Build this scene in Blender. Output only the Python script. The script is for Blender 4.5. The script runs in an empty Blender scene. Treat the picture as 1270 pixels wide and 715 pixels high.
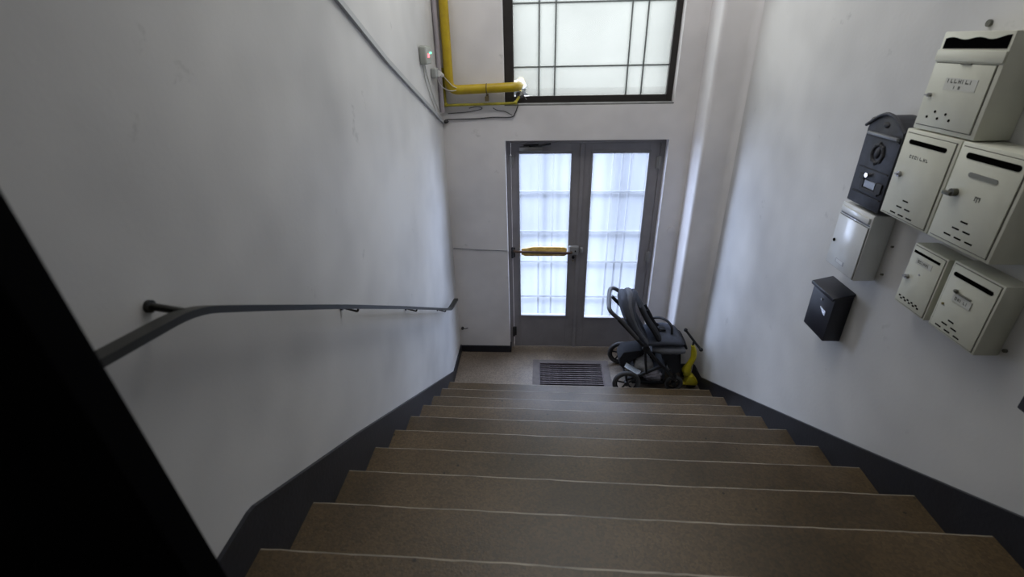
import bpy, bmesh, math, random
from mathutils import Vector, Matrix
random.seed(7)
S = bpy.context.scene
COL = S.collection

# ------------------------------------------------------------------ camera
cam_d = bpy.data.cameras.new('camera')
cam = bpy.data.objects.new('camera', cam_d); COL.objects.link(cam)
rt = Vector((0.99831214, 0.05495266, -0.01879056))
up = Vector((-0.00834567, 0.45593266, 0.88997515))
fw = Vector((-0.05747373, 0.88831617, -0.45562172))
m = Matrix((( rt.x, up.x, -fw.x, 0.0), (rt.y, up.y, -fw.y, -3.485), (rt.z, up.z, -fw.z, 2.920), (0, 0, 0, 1)))
cam.matrix_world = m
cam_d.sensor_fit = 'HORIZONTAL'; cam_d.sensor_width = 36.0
cam_d.lens = 595.4 / 1270.0 * 36.0
cam_d.clip_start = 0.02; cam_d.clip_end = 100
cam_d.dof.use_dof = True; cam_d.dof.focus_distance = 3.9; cam_d.dof.aperture_fstop = 2.8
S.camera = cam

# ------------------------------------------------------------------ world, lights, exposure
w = bpy.data.worlds.new('sky'); S.world = w; w.use_nodes = True
nt = w.node_tree; nt.nodes.clear()
wo = nt.nodes.new('ShaderNodeOutputWorld'); bg = nt.nodes.new('ShaderNodeBackground')
bg.inputs[0].default_value = (0.80, 0.90, 1.0, 1); bg.inputs[1].default_value = 0.7
nt.links.new(bg.outputs[0], wo.inputs[0])

def area(name, loc, rot, sx, sy, power, color):
    l = bpy.data.lights.new(name, 'AREA'); l.shape = 'RECTANGLE'; l.size = sx; l.size_y = sy
    l.energy = power; l.color = color
    o = bpy.data.objects.new(name, l); o.location = loc; o.rotation_euler = rot; COL.objects.link(o)
    return o
# daylight falling on the entrance from the open yard outside
area('daylight_yard', (0.4, 2.9, 4.3), (math.radians(-58), 0, 0), 4.6, 3.2, 560, (0.90, 0.92, 1.0))
area('daylight_yard_east', (3.1, 2.6, 1.9), (math.radians(-90), 0, math.radians(-52)), 2.2, 2.6, 330, (0.86, 0.89, 1.0))
area('daylight_yard_west', (-2.3, 2.6, 1.9), (math.radians(-90), 0, math.radians(55)), 2.2, 2.6, 420, (0.86, 0.89, 1.0))
# fill lights added for daylight from upstairs; no window is built there
area('fill_stairwell', (0.3, -3.7, 4.75), (math.radians(14), 0, 0), 1.6, 1.5, 1.6, (0.97, 1.0, 0.92))
area('fill_landing', (0.3, -0.55, 4.8), (math.radians(4), 0, 0), 1.5, 1.2, 17, (1.0, 0.98, 0.95))  # overhead fill, placed to brighten the entrance wall but spare the mailbox sides

S.view_settings.view_transform = 'Standard'; S.view_settings.look = 'None'
S.view_settings.gamma = 1.0; S.view_settings.exposure = 0.97
S.view_settings.use_curve_mapping = False

# ------------------------------------------------------------------ materials
MATS = {}
def mat(name, base, rough=0.6, metal=0.0, spec=0.5, var=0.0, vscale=4.0, bump=0.0, bscale=60.0, dark=None, coat=0.0, emit=None, estr=0.0):
    if name in MATS: return MATS[name]
    M = bpy.data.materials.new(name); M.use_nodes = True; n = M.node_tree; b = n.nodes['Principled BSDF']
    b.inputs['Base Color'].default_value = (*base, 1); b.inputs['Roughness'].default_value = rough
    b.inputs['Metallic'].default_value = metal; b.inputs['Specular IOR Level'].default_value = spec
    b.inputs['Coat Weight'].default_value = coat
    tc = n.nodes.new('ShaderNodeTexCoord')
    if var > 0:
        no = n.nodes.new('ShaderNodeTexNoise'); no.inputs['Scale'].default_value = vscale; no.inputs['Detail'].default_value = 5
        cr = n.nodes.new('ShaderNodeValToRGB')
        d = dark or tuple(c * (1 - var) for c in base)
        cr.color_ramp.elements[0].position = 0.32; cr.color_ramp.elements[0].color = (*d, 1)
        cr.color_ramp.elements[1].position = 0.62; cr.color_ramp.elements[1].color = (*base, 1)
        n.links.new(tc.outputs['Object'], no.inputs['Vector']); n.links.new(no.outputs['Fac'], cr.inputs['Fac'])
        n.links.new(cr.outputs['Color'], b.inputs['Base Color'])
    if bump > 0:
        nb = n.nodes.new('ShaderNodeTexNoise'); nb.inputs['Scale'].default_value = bscale; nb.inputs['Detail'].default_value = 4
        bp = n.nodes.new('ShaderNodeBump'); bp.inputs['Strength'].default_value = bump; bp.inputs['Distance'].default_value = 0.01
        n.links.new(tc.outputs['Object'], nb.inputs['Vector']); n.links.new(nb.outputs['Fac'], bp.inputs['Height'])
        n.links.new(bp.outputs['Normal'], b.inputs['Normal'])
    if emit:
        b.inputs['Emission Color'].default_value = (*emit, 1); b.inputs['Emission Strength'].default_value = estr
    MATS[name] = M
    return M

def plaster(name, base, grime, gscale=0.9):
    M = bpy.data.materials.new(name); M.use_nodes = True; n = M.node_tree; b = n.nodes['Principled BSDF']
    b.inputs['Roughness'].default_value = 0.55; b.inputs['Specular IOR Level'].default_value = 0.3
    tc = n.nodes.new('ShaderNodeTexCoord')
    n1 = n.nodes.new('ShaderNodeTexNoise'); n1.inputs['Scale'].default_value = gscale; n1.inputs['Detail'].default_value = 3; n1.inputs['Roughness'].default_value = 0.6
    r1 = n.nodes.new('ShaderNodeValToRGB')
    r1.color_ramp.elements[0].position = 0.30; r1.color_ramp.elements[0].color = (*grime, 1)
    r1.color_ramp.elements[1].position = 0.62; r1.color_ramp.elements[1].color = (*base, 1)
    # small scuffs
    n2 = n.nodes.new('ShaderNodeTexNoise'); n2.inputs['Scale'].default_value = 6.5; n2.inputs['Detail'].default_value = 6; n2.inputs['Roughness'].default_value = 0.65
    r2 = n.nodes.new('ShaderNodeValToRGB')
    r2.color_ramp.elements[0].position = 0.66; r2.color_ramp.elements[0].color = (1, 1, 1, 1)
    r2.color_ramp.elements[1].position = 0.80; r2.color_ramp.elements[1].color = (0.62, 0.62, 0.62, 1)
    mx = n.nodes.new('ShaderNodeMix'); mx.data_type = 'RGBA'; mx.blend_type = 'MULTIPLY'; mx.inputs[0].default_value = 1.0
    n3 = n.nodes.new('ShaderNodeTexNoise'); n3.inputs['Scale'].default_value = 45; n3.inputs['Detail'].default_value = 5
    bp = n.nodes.new('ShaderNodeBump'); bp.inputs['Strength'].default_value = 0.10; bp.inputs['Distance'].default_value = 0.006
    L = n.links.new
    for q in (n1, n2, n3): L(tc.outputs['Object'], q.inputs['Vector'])
    L(n1.outputs['Fac'], r1.inputs['Fac']); L(n2.outputs['Fac'], r2.inputs['Fac'])
    L(r1.outputs['Color'], mx.inputs[6]); L(r2.outputs['Color'], mx.inputs[7]); L(mx.outputs[2], b.inputs['Base Color'])
    L(n3.outputs['Fac'], bp.inputs['Height']); L(bp.outputs['Normal'], b.inputs['Normal'])
    MATS[name] = M
    return M

def terrazzo(name, dark, mid, light, rough=0.42):
    M = bpy.data.materials.new(name); M.use_nodes = True; n = M.node_tree; b = n.nodes['Principled BSDF']
    L = n.links.new
    tc = n.nodes.new('ShaderNodeTexCoord')
    big = n.nodes.new('ShaderNodeTexNoise'); big.inputs['Scale'].default_value = 2.2; big.inputs['Detail'].default_value = 4
    rb = n.nodes.new('ShaderNodeValToRGB'); rb.color_ramp.elements[0].position = 0.3; rb.color_ramp.elements[0].color = (*dark, 1)
    rb.color_ramp.elements[1].position = 0.7; rb.color_ramp.elements[1].color = (*mid, 1)
    vo = n.nodes.new('ShaderNodeTexVoronoi'); vo.inputs['Scale'].default_value = 120
    rv = n.nodes.new('ShaderNodeValToRGB'); rv.color_ramp.elements[0].position = 0.0; rv.color_ramp.elements[0].color = (0.55, 0.55, 0.55, 1)
    rv.color_ramp.elements[1].position = 1.0; rv.color_ramp.elements[1].color = (1.6, 1.55, 1.45, 1)
    sep = n.nodes.new('ShaderNodeSeparateColor')
    mx = n.nodes.new('ShaderNodeMix'); mx.data_type = 'RGBA'; mx.blend_type = 'MULTIPLY'; mx.inputs[0].default_value = 0.55
    v2 = n.nodes.new('ShaderNodeTexVoronoi'); v2.inputs['Scale'].default_value = 9
    r2 = n.nodes.new('ShaderNodeValToRGB'); r2.color_ramp.elements[0].position = 0.045; r2.color_ramp.elements[0].color = (1, 1, 1, 1)
    r2.color_ramp.elements[1].position = 0.07; r2.color_ramp.elements[1].color = (0, 0, 0, 1)
    m2 = n.nodes.new('ShaderNodeMix'); m2.data_type = 'RGBA'; m2.inputs[7].default_value = (*[c * 0.35 for c in dark], 1)
    nb = n.nodes.new('ShaderNodeTexNoise'); nb.inputs['Scale'].default_value = 130; nb.inputs['Detail'].default_value = 3
    bp = n.nodes.new('ShaderNodeBump'); bp.inputs['Strength'].default_value = 0.25; bp.inputs['Distance'].default_value = 0.004
    for q in (big, vo, v2, nb): L(tc.outputs['Object'], q.inputs['Vector'])
    L(big.outputs['Fac'], rb.inputs['Fac']); L(vo.outputs['Color'], sep.inputs[0]); L(sep.outputs[0], rv.inputs['Fac'])
    L(rb.outputs['Color'], mx.inputs[6]); L(rv.outputs['Color'], mx.inputs[7])
    L(v2.outputs['Distance'], r2.inputs['Fac']); L(r2.outputs['Color'], m2.inputs[0]); L(mx.outputs[2], m2.inputs[6])
    L(m2.outputs[2], b.inputs['Base Color']); L(nb.outputs['Fac'], bp.inputs['Height']); L(bp.outputs['Normal'], b.inputs['Normal'])
    b.inputs['Roughness'].default_value = rough; b.inputs['Specular IOR Level'].default_value = 0.5
    MATS[name] = M
    return M

def frosted(name, tint, trans, specks=False):
    M = bpy.data.materials.new(name); M.use_nodes = True; n = M.node_tree; n.nodes.clear(); L = n.links.new
    out = n.nodes.new('ShaderNodeOutputMaterial'); tr = n.nodes.new('ShaderNodeBsdfTransparent'); tl = n.nodes.new('ShaderNodeBsdfTranslucent')
    gl = n.nodes.new('ShaderNodeBsdfGlossy'); gl.inputs['Roughness'].default_value = 0.25
    tr.inputs[0].default_value = (*[min(1, c) for c in tint], 1)
    m1 = n.nodes.new('ShaderNodeMixShader'); m1.inputs[0].default_value = 1 - trans
    m2 = n.nodes.new('ShaderNodeMixShader'); m2.inputs[0].default_value = 0.05
    tc = n.nodes.new('ShaderNodeTexCoord')
    no = n.nodes.new('ShaderNodeTexNoise'); no.inputs['Scale'].default_value = 2.0; no.inputs['Detail'].default_value = 4
    cr = n.nodes.new('ShaderNodeValToRGB'); cr.color_ramp.elements[0].position = 0.3; cr.color_ramp.elements[0].color = (*[c * 0.86 for c in tint], 1)
    cr.color_ramp.elements[1].position = 0.65; cr.color_ramp.elements[1].color = (*tint, 1)
    L(tc.outputs['Object'], no.inputs['Vector']); L(no.outputs['Fac'], cr.inputs['Fac'])
    last = cr.outputs['Color']
    if specks:
        v = n.nodes.new('ShaderNodeTexNoise'); v.inputs['Scale'].default_value = 38; v.inputs['Detail'].default_value = 3
        r = n.nodes.new('ShaderNodeValToRGB'); r.color_ramp.elements[0].position = 0.725; r.color_ramp.elements[0].color = (1, 1, 1, 1)
        r.color_ramp.elements[1].position = 0.745; r.color_ramp.elements[1].color = (0.25, 0.27, 0.3, 1)
        mm = n.nodes.new('ShaderNodeMix'); mm.data_type = 'RGBA'; mm.blend_type = 'MULTIPLY'; mm.inputs[0].default_value = 1
        L(tc.outputs['Object'], v.inputs['Vector']); L(v.outputs['Fac'], r.inputs['Fac'])
        L(last, mm.inputs[6]); L(r.outputs['Color'], mm.inputs[7]); last = mm.outputs[2]
    L(last, tl.inputs[0])
    L(tr.outputs[0], m1.inputs[1]); L(tl.outputs[0], m1.inputs[2]); L(m1.outputs[0], m2.inputs[1]); L(gl.outputs[0], m2.inputs[2])
    L(m2.outputs[0], out.inputs[0]); MATS[name] = M
    return M

PL = plaster('plaster_wall', (0.70, 0.695, 0.685), (0.49, 0.488, 0.488))
PLB = plaster('plaster_entrance', (0.76, 0.74, 0.745), (0.63, 0.615, 0.625), 1.6)
TZ = terrazzo('brown_terrazzo', (0.040, 0.025, 0.008), (0.094, 0.063, 0.030), (0.3, 0.25, 0.2))
TZF = terrazzo('landing_terrazzo', (0.115, 0.091, 0.070), (0.205, 0.168, 0.132), (0.3, 0.25, 0.2))
TZE = mat('worn_nosing', (0.32, 0.275, 0.21), 0.4, var=0.6, vscale=7)
SK = mat('slate_skirting', (0.015, 0.0165, 0.024), 0.42, var=0.3, vscale=7, bump=0.1)
DP = mat('grey_door_paint', (0.28, 0.268, 0.285), 0.38, var=0.18, vscale=5, bump=0.04, bscale=30)
DPL = mat('door_bead_paint', (0.24, 0.235, 0.25), 0.4)
DPD = mat('door_joint_dark', (0.03, 0.03, 0.035), 0.6)
FR = mat('window_frame_brown', (0.022, 0.018, 0.017), 0.5, var=0.3, vscale=12)
LEAD = mat('lead_came', (0.16, 0.18, 0.18), 0.6)
GW = frosted('frosted_window_glass', (0.40, 0.408, 0.388), 0.76)
GD = frosted('frosted_door_glass', (0.70, 0.755, 0.84), 0.89, True)
YP = mat('yellow_gas_paint', (0.50, 0.36, 0.010), 0.4, var=0.25, vscale=14, dark=(0.42, 0.29, 0.012))
YT = mat('thin_yellow_paint', (0.46, 0.40, 0.03), 0.5, var=0.4, vscale=20)
BLK = mat('black_plastic', (0.012, 0.012, 0.014), 0.5, spec=0.3)
RUB = mat('rubber_tyre', (0.045, 0.045, 0.048), 0.8)
RAILM = mat('worn_steel_rail', (0.016, 0.016, 0.012), 0.38, spec=0.4, metal=0.0, var=0.4, vscale=6)
STEEL = mat('dull_steel', (0.35, 0.35, 0.36), 0.35, metal=0.8)
CHR = mat('bright_chrome', (0.8, 0.8, 0.82), 0.2, metal=0.9)
WM = mat('ivory_enamel', (0.66, 0.665, 0.565), 0.42, var=0.12, vscale=6)
WMS = mat('white_enamel', (0.72, 0.74, 0.75), 0.25, metal=0.1, var=0.1, vscale=5)
SLOT = mat('slot_black', (0.003, 0.003, 0.003), 1.0, spec=0.0)
GAPM = mat('seam_dark', (0.13, 0.13, 0.11), 0.8)
PLATE = mat('name_plate', (0.56, 0.565, 0.52), 0.3)
INK = mat('faded_ink', (0.15, 0.155, 0.14), 0.8)
ORN = mat('antique_grey_cast', (0.036, 0.038, 0.050), 0.5, metal=0.3, var=0.4, vscale=30)
ORNL = mat('antique_grey_light', (0.20, 0.21, 0.23), 0.4, metal=0.4)
ORND = mat('antique_black', (0.012, 0.012, 0.016), 0.6)
ANTH = mat('anthracite_enamel', (0.013, 0.015, 0.026), 0.33, var=0.2, vscale=20)
TRK = mat('grey_trunking', (0.42, 0.43, 0.44), 0.5)
GLILAC = mat('grey_lilac', (0.36, 0.33, 0.36), 0.5)
CABW = mat('white_cable', (0.55, 0.55, 0.52), 0.5)
CABD = mat('dark_cable', (0.05, 0.05, 0.055), 0.7)
FAB = mat('grey_stroller_fabric', (0.056, 0.062, 0.082), 0.9, var=0.25, vscale=18, bump=0.3, bscale=220)
FABL = mat('light_grey_fabric', (0.115, 0.12, 0.137), 0.9, var=0.2, vscale=18, bump=0.3, bscale=220)
FABD = mat('dark_fabric', (0.015, 0.016, 0.020), 0.95, var=0.2, vscale=30)
BAGW = mat('white_bag', (0.50, 0.49, 0.48), 0.8, var=0.35, vscale=25, bump=0.5, bscale=25)
BAGP = mat('lilac_grey_cloth', (0.27, 0.26, 0.30), 0.7, var=0.5, vscale=30, bump=0.5, bscale=25)
PAPER = mat('paper_white', (0.62, 0.68, 0.74), 0.6)
PRINT = mat('leaflet_print', (0.25, 0.32, 0.42), 0.7)
YSC = mat('yellow_plastic', (0.50, 0.42, 0.015), 0.4, var=0.2, vscale=20)
GRM = mat('rusty_grate', (0.075, 0.055, 0.055), 0.5, metal=0.4, var=0.5, vscale=18)
AMB = mat('amber_sleeve', (0.92, 0.66, 0.22), 0.35, var=0.3, vscale=25, dark=(0.62, 0.36, 0.06))  # pale amber painted in for daylight shining through the sleeve
AMBD = mat('brown_rod', (0.07, 0.036, 0.02), 0.5)
LOCKM = mat('grey_lock_case', (0.27, 0.27, 0.275), 0.45)
LEDR = mat('red_led', (0.6, 0.05, 0.05), 0.4, emit=(1, 0.10, 0.12), estr=2.2)
LEDG = mat('green_led', (0.05, 0.6, 0.3), 0.4, emit=(0.08, 1, 0.45), estr=2.2)
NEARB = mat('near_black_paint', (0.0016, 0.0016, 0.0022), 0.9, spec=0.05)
CONC = mat('outside_concrete', (0.065, 0.068, 0.072), 0.8, var=0.2, vscale=2)
BARM = mat('outside_bars', (0.05, 0.058, 0.075), 0.6)

# ------------------------------------------------------------------ helpers
def wl(o):
    v = Vector(o.location)
    while o.parent: o = o.parent; v += Vector(o.location)
    return v
def obj(name, bm, mt, parent=None, label=None, smooth=False, kind=None, mats=None):
    """link a bmesh given in world coordinates as one mesh object"""
    if parent:
        off = wl(parent)
        bmesh.ops.translate(bm, verts=bm.verts, vec=-off)
    bmesh.ops.recalc_face_normals(bm, faces=bm.faces)
    me = bpy.data.meshes.new(name); bm.to_mesh(me); bm.free()
    for q in ([mt] + (mats or [])): me.materials.append(q)
    if smooth:
        for p in me.polygons: p.use_smooth = True
        try: me.set_sharp_from_angle(angle=math.radians(42))
        except Exception: pass
    o = bpy.data.objects.new(name, me); COL.objects.link(o)
    if parent: o.parent = parent
    if label: o['label'] = label
    if kind: o['kind'] = kind
    return o
def tag(o, label, cat, group=None):
    o['label'] = label; o['category'] = cat
    if group: o['group'] = group
    return o
def thing(name, label, cat, loc, group=None):
    o = bpy.data.objects.new(name, None); o.empty_display_size = 0.05; COL.objects.link(o); o.location = loc
    return tag(o, label, cat, group)
def sempty(name, loc):
    o = bpy.data.objects.new(name, None); o.empty_display_size = 0.05; COL.objects.link(o); o.location = loc
    o['kind'] = 'structure'; return o
def NB(): return bmesh.new()
def box(bm, x0, x1, y0, y1, z0, z1, bev=0.0, mi=0, seg=2):
    r = bmesh.ops.create_cube(bm, size=1.0)
    vs = r['verts']
    for v in vs:
        v.co = Vector(((x0 + x1) / 2 + v.co.x * (x1 - x0), (y0 + y1) / 2 + v.co.y * (y1 - y0), (z0 + z1) / 2 + v.co.z * (z1 - z0)))
    fs = list({f for v in vs for f in v.link_faces})
    for f in fs: f.material_index = mi
    if bev > 0:
        es = list({e for v in vs for e in v.link_edges})
        bmesh.ops.bevel(bm, geom=es, offset=bev, segments=seg, affect='EDGES', profile=0.5)
    return vs
def catmull(P, n=6):
    P = [Vector(p) for p in P]
    if len(P) < 3: return P
    Q = [2 * P[0] - P[1]] + P + [2 * P[-1] - P[-2]]; out = []
    for i in range(1, len(Q) - 2):
        a, b, c, d = Q[i - 1], Q[i], Q[i + 1], Q[i + 2]
        for k in range(n):
            t = k / n
            out.append(0.5 * ((2 * b) + (c - a) * t + (2 * a - 5 * b + 4 * c - d) * t * t + (3 * b - a - 3 * c + d) * t ** 3))
    out.append(P[-1]); return out
def tube(bm, pts, r, seg=10, smooth_n=0, flat=1.0, mi=0, rads=None, up=None):
    """sweep a circle (or ellipse, flat = second radius factor) along pts"""
    P = catmull(pts, smooth_n) if smooth_n else [Vector(p) for p in pts]
    n = len(P); T = []
    for i in range(n):
        a = P[max(0, i - 1)]; b = P[min(n - 1, i + 1)]
        t = (b - a); T.append(t.normalized() if t.length > 1e-9 else Vector((0, 0, 1)))
    u = Vector(up) if up else (Vector((0, 0, 1)) if abs(T[0].z) < 0.9 else Vector((1, 0, 0)))
    rings = []
    for i in range(n):
        u = (u - T[i] * u.dot(T[i]));
        if u.length < 1e-6: u = T[i].orthogonal()
        u.normalize(); v = T[i].cross(u)
        rr = r
        if rads:
            q = i / (n - 1) * (len(rads) - 1); k = min(int(q), len(rads) - 2); rr = rads[k] + (rads[k + 1] - rads[k]) * (q - k)
        rings.append([bm.verts.new(P[i] + u * (math.cos(a) * rr) + v * (math.sin(a) * rr * flat)) for a in [2 * math.pi * k / seg for k in range(seg)]])
    for i in range(n - 1):
        for k in range(seg):
            f = bm.faces.new((rings[i][k], rings[i][(k + 1) % seg], rings[i + 1][(k + 1) % seg], rings[i + 1][k])); f.material_index = mi
    for rg in (rings[0][::-1], rings[-1]):
        f = bm.faces.new(rg); f.material_index = mi
def fillet(pts, rad, n=6):
    P = [Vector(p) for p in pts]; out = [P[0]]
    for i in range(1, len(P) - 1):
        a, b, c = P[i - 1], P[i], P[i + 1]
        d1 = (a - b); d2 = (c - b); r = min(rad, d1.length * 0.45, d2.length * 0.45)
        s = b + d1.normalized() * r; e = b + d2.normalized() * r
        for k in range(n + 1):
            t = k / n; out.append((1 - t) ** 2 * s + 2 * t * (1 - t) * b + t * t * e)
    out.append(P[-1]); return out
def cyl(bm, c, axis, r, h, seg=16, mi=0, r2=None):
    c = Vector(c); ax = Vector(axis).normalized()
    tube(bm, [c - ax * h / 2, c + ax * h / 2], r, seg, rads=[r, r if r2 is None else r2], mi=mi)
def prism(bm, poly, axis, a, b, mi=0, bev=0.0):
    """extrude 2-D polygon along axis 'x','y','z' from a to b; poly coords are the two other axes in order"""
    def P(p, t):
        return {'x': (t, p[0], p[1]), 'y': (p[0], t, p[1]), 'z': (p[0], p[1], t)}[axis]
    va = [bm.verts.new(P(p, a)) for p in poly]; vb = [bm.verts.new(P(p, b)) for p in poly]
    n = len(poly); fs = [bm.faces.new(va), bm.faces.new(vb[::-1])]
    for i in range(n): fs.append(bm.faces.new((va[i], va[(i + 1) % n], vb[(i + 1) % n], vb[i])))
    for f in fs: f.material_index = mi
    if bev:
        bmesh.ops.bevel(bm, geom=list({e for f in fs for e in f.edges}), offset=bev, segments=2, affect='EDGES', profile=0.5)
def torus(bm, c, axis, R, r, seg=32, ring=10, a0=0, a1=2 * math.pi):
    c = Vector(c); ax = Vector(axis).normalized(); u = ax.orthogonal().normalized(); v = ax.cross(u)
    full = abs(a1 - a0 - 2 * math.pi) < 1e-6; n = seg if full else seg + 1; rings = []
    for i in range(n):
        a = a0 + (a1 - a0) * i / seg; d = u * math.cos(a) + v * math.sin(a)
        rings.append([bm.verts.new(c + d * (R + r * math.cos(b)) + ax * (r * math.sin(b))) for b in [2 * math.pi * k / ring for k in range(ring)]])
    for i in range(n if full else n - 1):
        j = (i + 1) % n
        for k in range(ring): bm.faces.new((rings[i][k], rings[j][k], rings[j][(k + 1) % ring], rings[i][(k + 1) % ring]))
def blob(bm, c, s, sub=3, noise=0.0, seed=0, power=1.0, rot=None):
    r = bmesh.ops.create_icosphere(bm, subdivisions=sub, radius=1.0); rnd = random.Random(seed)
    ph = [rnd.uniform(0, 6) for _ in range(6)]
    for v in r['verts']:
        d = v.co.normalized()
        q = Vector([math.copysign(abs(k) ** power, k) for k in d])
        k = 1 + noise * (math.sin(4 * d.x + ph[0]) * math.sin(5 * d.y + ph[1]) + 0.6 * math.sin(9 * d.z + ph[2]) * math.sin(7 * d.x + ph[3]) + 0.4 * math.sin(14 * d.y + ph[4] + 3 * d.z))
        p = Vector((q.x * s[0], q.y * s[1], q.z * s[2])) * k
        if rot: p = rot @ p
        v.co = Vector(c) + p

# ------------------------------------------------------------------ setting: walls, floor, ceiling
XL, XR = -0.832, 1.515      # wall faces
YB, YD = 0.738, 0.838       # entrance wall face, door plane
G, R_, SKW = 0.2912, 0.16, -0.0174
ZT = 4.9
def tagk(o): o['kind'] = 'structure'; return o

bm = NB(); box(bm, XL - 0.25, XL, -5.2, YB, -0.3, ZT); obj('wall_left', bm, PL, kind='structure')
bm = NB(); box(bm, XR, XR + 0.25, -5.2, YB, -0.3, ZT); obj('wall_right', bm, PL, kind='structure')
bm = NB(); box(bm, XL - 0.25, XR + 0.25, -5.4, -5.2, -0.3, ZT); obj('wall_rear', bm, PL, kind='structure')
bm = NB(); box(bm, XL - 0.25, XR + 0.25, -5.4, 1.1, ZT, ZT + 0.2); obj('ceiling', bm, PL, kind='structure')
DX0, DX1 = -0.305, 1.078; DZ = 2.172; WZ0, WZ1 = 2.452, 3.75; YO = 1.02
bm = NB()
box(bm, XL - 0.25, DX0, YB, YO, -0.3, ZT)
box(bm, DX1, XR + 0.25, YB, YO, -0.3, ZT)
box(bm, DX0, DX1, YB, YO, DZ, WZ0)
box(bm, DX0, DX1, YB, YO, WZ1, ZT)
obj('wall_back', bm, PLB, kind='structure')
# corner pillar beside the entrance, rounded on its door-side edge
bm = NB(); px, py, rr = 1.263, 0.455, 0.035
poly = [(XR, YB), (px, YB)] + [(px + rr - rr * math.cos(a), py + rr - rr * math.sin(a)) for a in [math.pi / 2 * k / 6 for k in range(7)]]
# concave fillet against the right wall
fr = 0.05
poly += [(XR - fr + fr * math.sin(a), py - fr + fr * math.cos(a)) for a in [math.pi / 2 * k / 6 for k in range(7)]]
prism(bm, poly, 'z', -0.1, ZT)
obj('wall_pillar', bm, PLB, kind='structure', smooth=True)

# landing floor with pit under the grate
GX0, GX1, GY0, GY1 = 0.0, 0.632, 0.055, 0.548
bm = NB()
box(bm, XL, XR, 0.0 - 0.0, GY0, -0.2, 0.0); box(bm, XL, XR, GY1, YO + 0.02, -0.2, 0.0)
box(bm, XL, GX0, GY0, GY1, -0.2, 0); box(bm, GX1, XR, GY0, GY1, -0.2, 0); box(bm, GX0, GX1, GY0, GY1, -0.2, -0.13, mi=1)
obj('floor_landing', bm, TZF, kind='structure', mats=[SLOT])
bm = NB(); box(bm, XL - 0.1, XR + 0.1, -5.25, -2.90, 1.40, 1.60); obj('floor_upper', bm, TZ, kind='structure')
bm = NB(); box(bm, -14, 15, YO + 0.03, 34.0, -0.25, -0.06); obj('ground_outside', bm, CONC, kind='structure')

# baseboards
def skirt(name, x0, x1, top, low):
    bm = NB(); poly = top + low[::-1]
    prism(bm, poly, 'x', x0, x1); obj(name, bm, SK, kind='structure')
skirt('baseboard_left', XL, XL + 0.013, [(-5.2, 1.742), (-2.60, 1.742), (-2.572, 1.735), (-1.874, 1.345), (0.27, 0.085), (0.30, 0.080), (YB, 0.080)],
      [(-5.2, 1.50), (-2.60, 1.50), (-2.572, 1.45), (-1.874, 1.05), (0.20, -0.02), (0.30, -0.02), (YB, -0.02)])
skirt('baseboard_right', XR - 0.013, XR, [(-5.2, 1.725), (-2.66, 1.725), (-2.401, 1.580), (-1.745, 1.205), (-0.463, 0.487), (0.215, 0.110), (0.25, 0.10), (0.455, 0.10)],
      [(-5.2, 1.50), (-2.60, 1.50), (-2.401, 1.30), (-1.745, 0.95), (-0.463, 0.23), (0.1, -0.02), (0.25, -0.02), (0.455, -0.02)])
bm = NB(); box(bm, XL + 0.013, DX0, YB - 0.012, YB, 0, 0.078, 0.003); box(bm, DX0, DX0 + 0.012, YB - 0.012, YD - 0.03, 0, 0.078, 0.003)
obj('baseboard_back', bm, SK, kind='structure')
bm = NB(); box(bm, DX1, 1.263, YB - 0.012, YB, 0, 0.078, 0.003); box(bm, 1.251, 1.263, 0.49, YB - 0.012, 0, 0.078); box(bm, 1.29, XR - 0.013, 0.443, 0.455, 0, 0.09, 0.003)
obj('baseboard_pillar', bm, SK, kind='structure')

# ------------------------------------------------------------------ staircase
st = thing('staircase', 'wide brown speckled stone staircase with pale worn step edges going down to the entrance', 'stairs', (0.34, 0, 0))
N = 64
for k in range(10):
    z = (k + 1) * R_; yn = -k * G; rnd = random.Random(k)
    bm = NB(); prev = None; w1 = rnd.uniform(0, 6); w2 = rnd.uniform(0, 6)
    x0, x1 = XL + 0.0005, XR - 0.0005
    for i in range(N + 1):
        x = x0 + (x1 - x0) * i / N; y = yn + SKW * x
        ry = 0.0010 * math.sin(5 * x + w1) + 0.0008 * math.sin(17 * x + w2) + rnd.uniform(-0.0006, 0.0006)
        wear = 0.004 * math.exp(-((x - 0.35) / 0.6) ** 2)
        b_ = 0.0040 + 0.0016 * rnd.random() + wear * 0.5
        yb = y - G - 0.03 if k < 9 else y - G - 0.02
        ring = [(x, y + ry - 0.004, z - R_ + 0.0), (x, y + ry - 0.002, z - b_ * 1.3), (x, y + ry - b_ * 0.35 - 0.002, z - b_ * 0.30 - wear * 0.4),
                (x, y + ry - b_ * 1.5 - 0.002, z - wear * 0.3), (x, y - 0.06, z), (x, yb, z), (x, yb, z - R_)]
        ring = [bm.verts.new(p) for p in ring]
        if prev:
            for j in range(7):
                f = bm.faces.new((prev[j], prev[(j + 1) % 7], ring[(j + 1) % 7], ring[j]))
                f.material_index = 1 if j in (1, 2) else 0
        else: bm.faces.new(ring)
        prev = ring
    bm.faces.new(prev[::-1])
    obj('step', bm, TZ, st, mats=[TZE])

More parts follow.
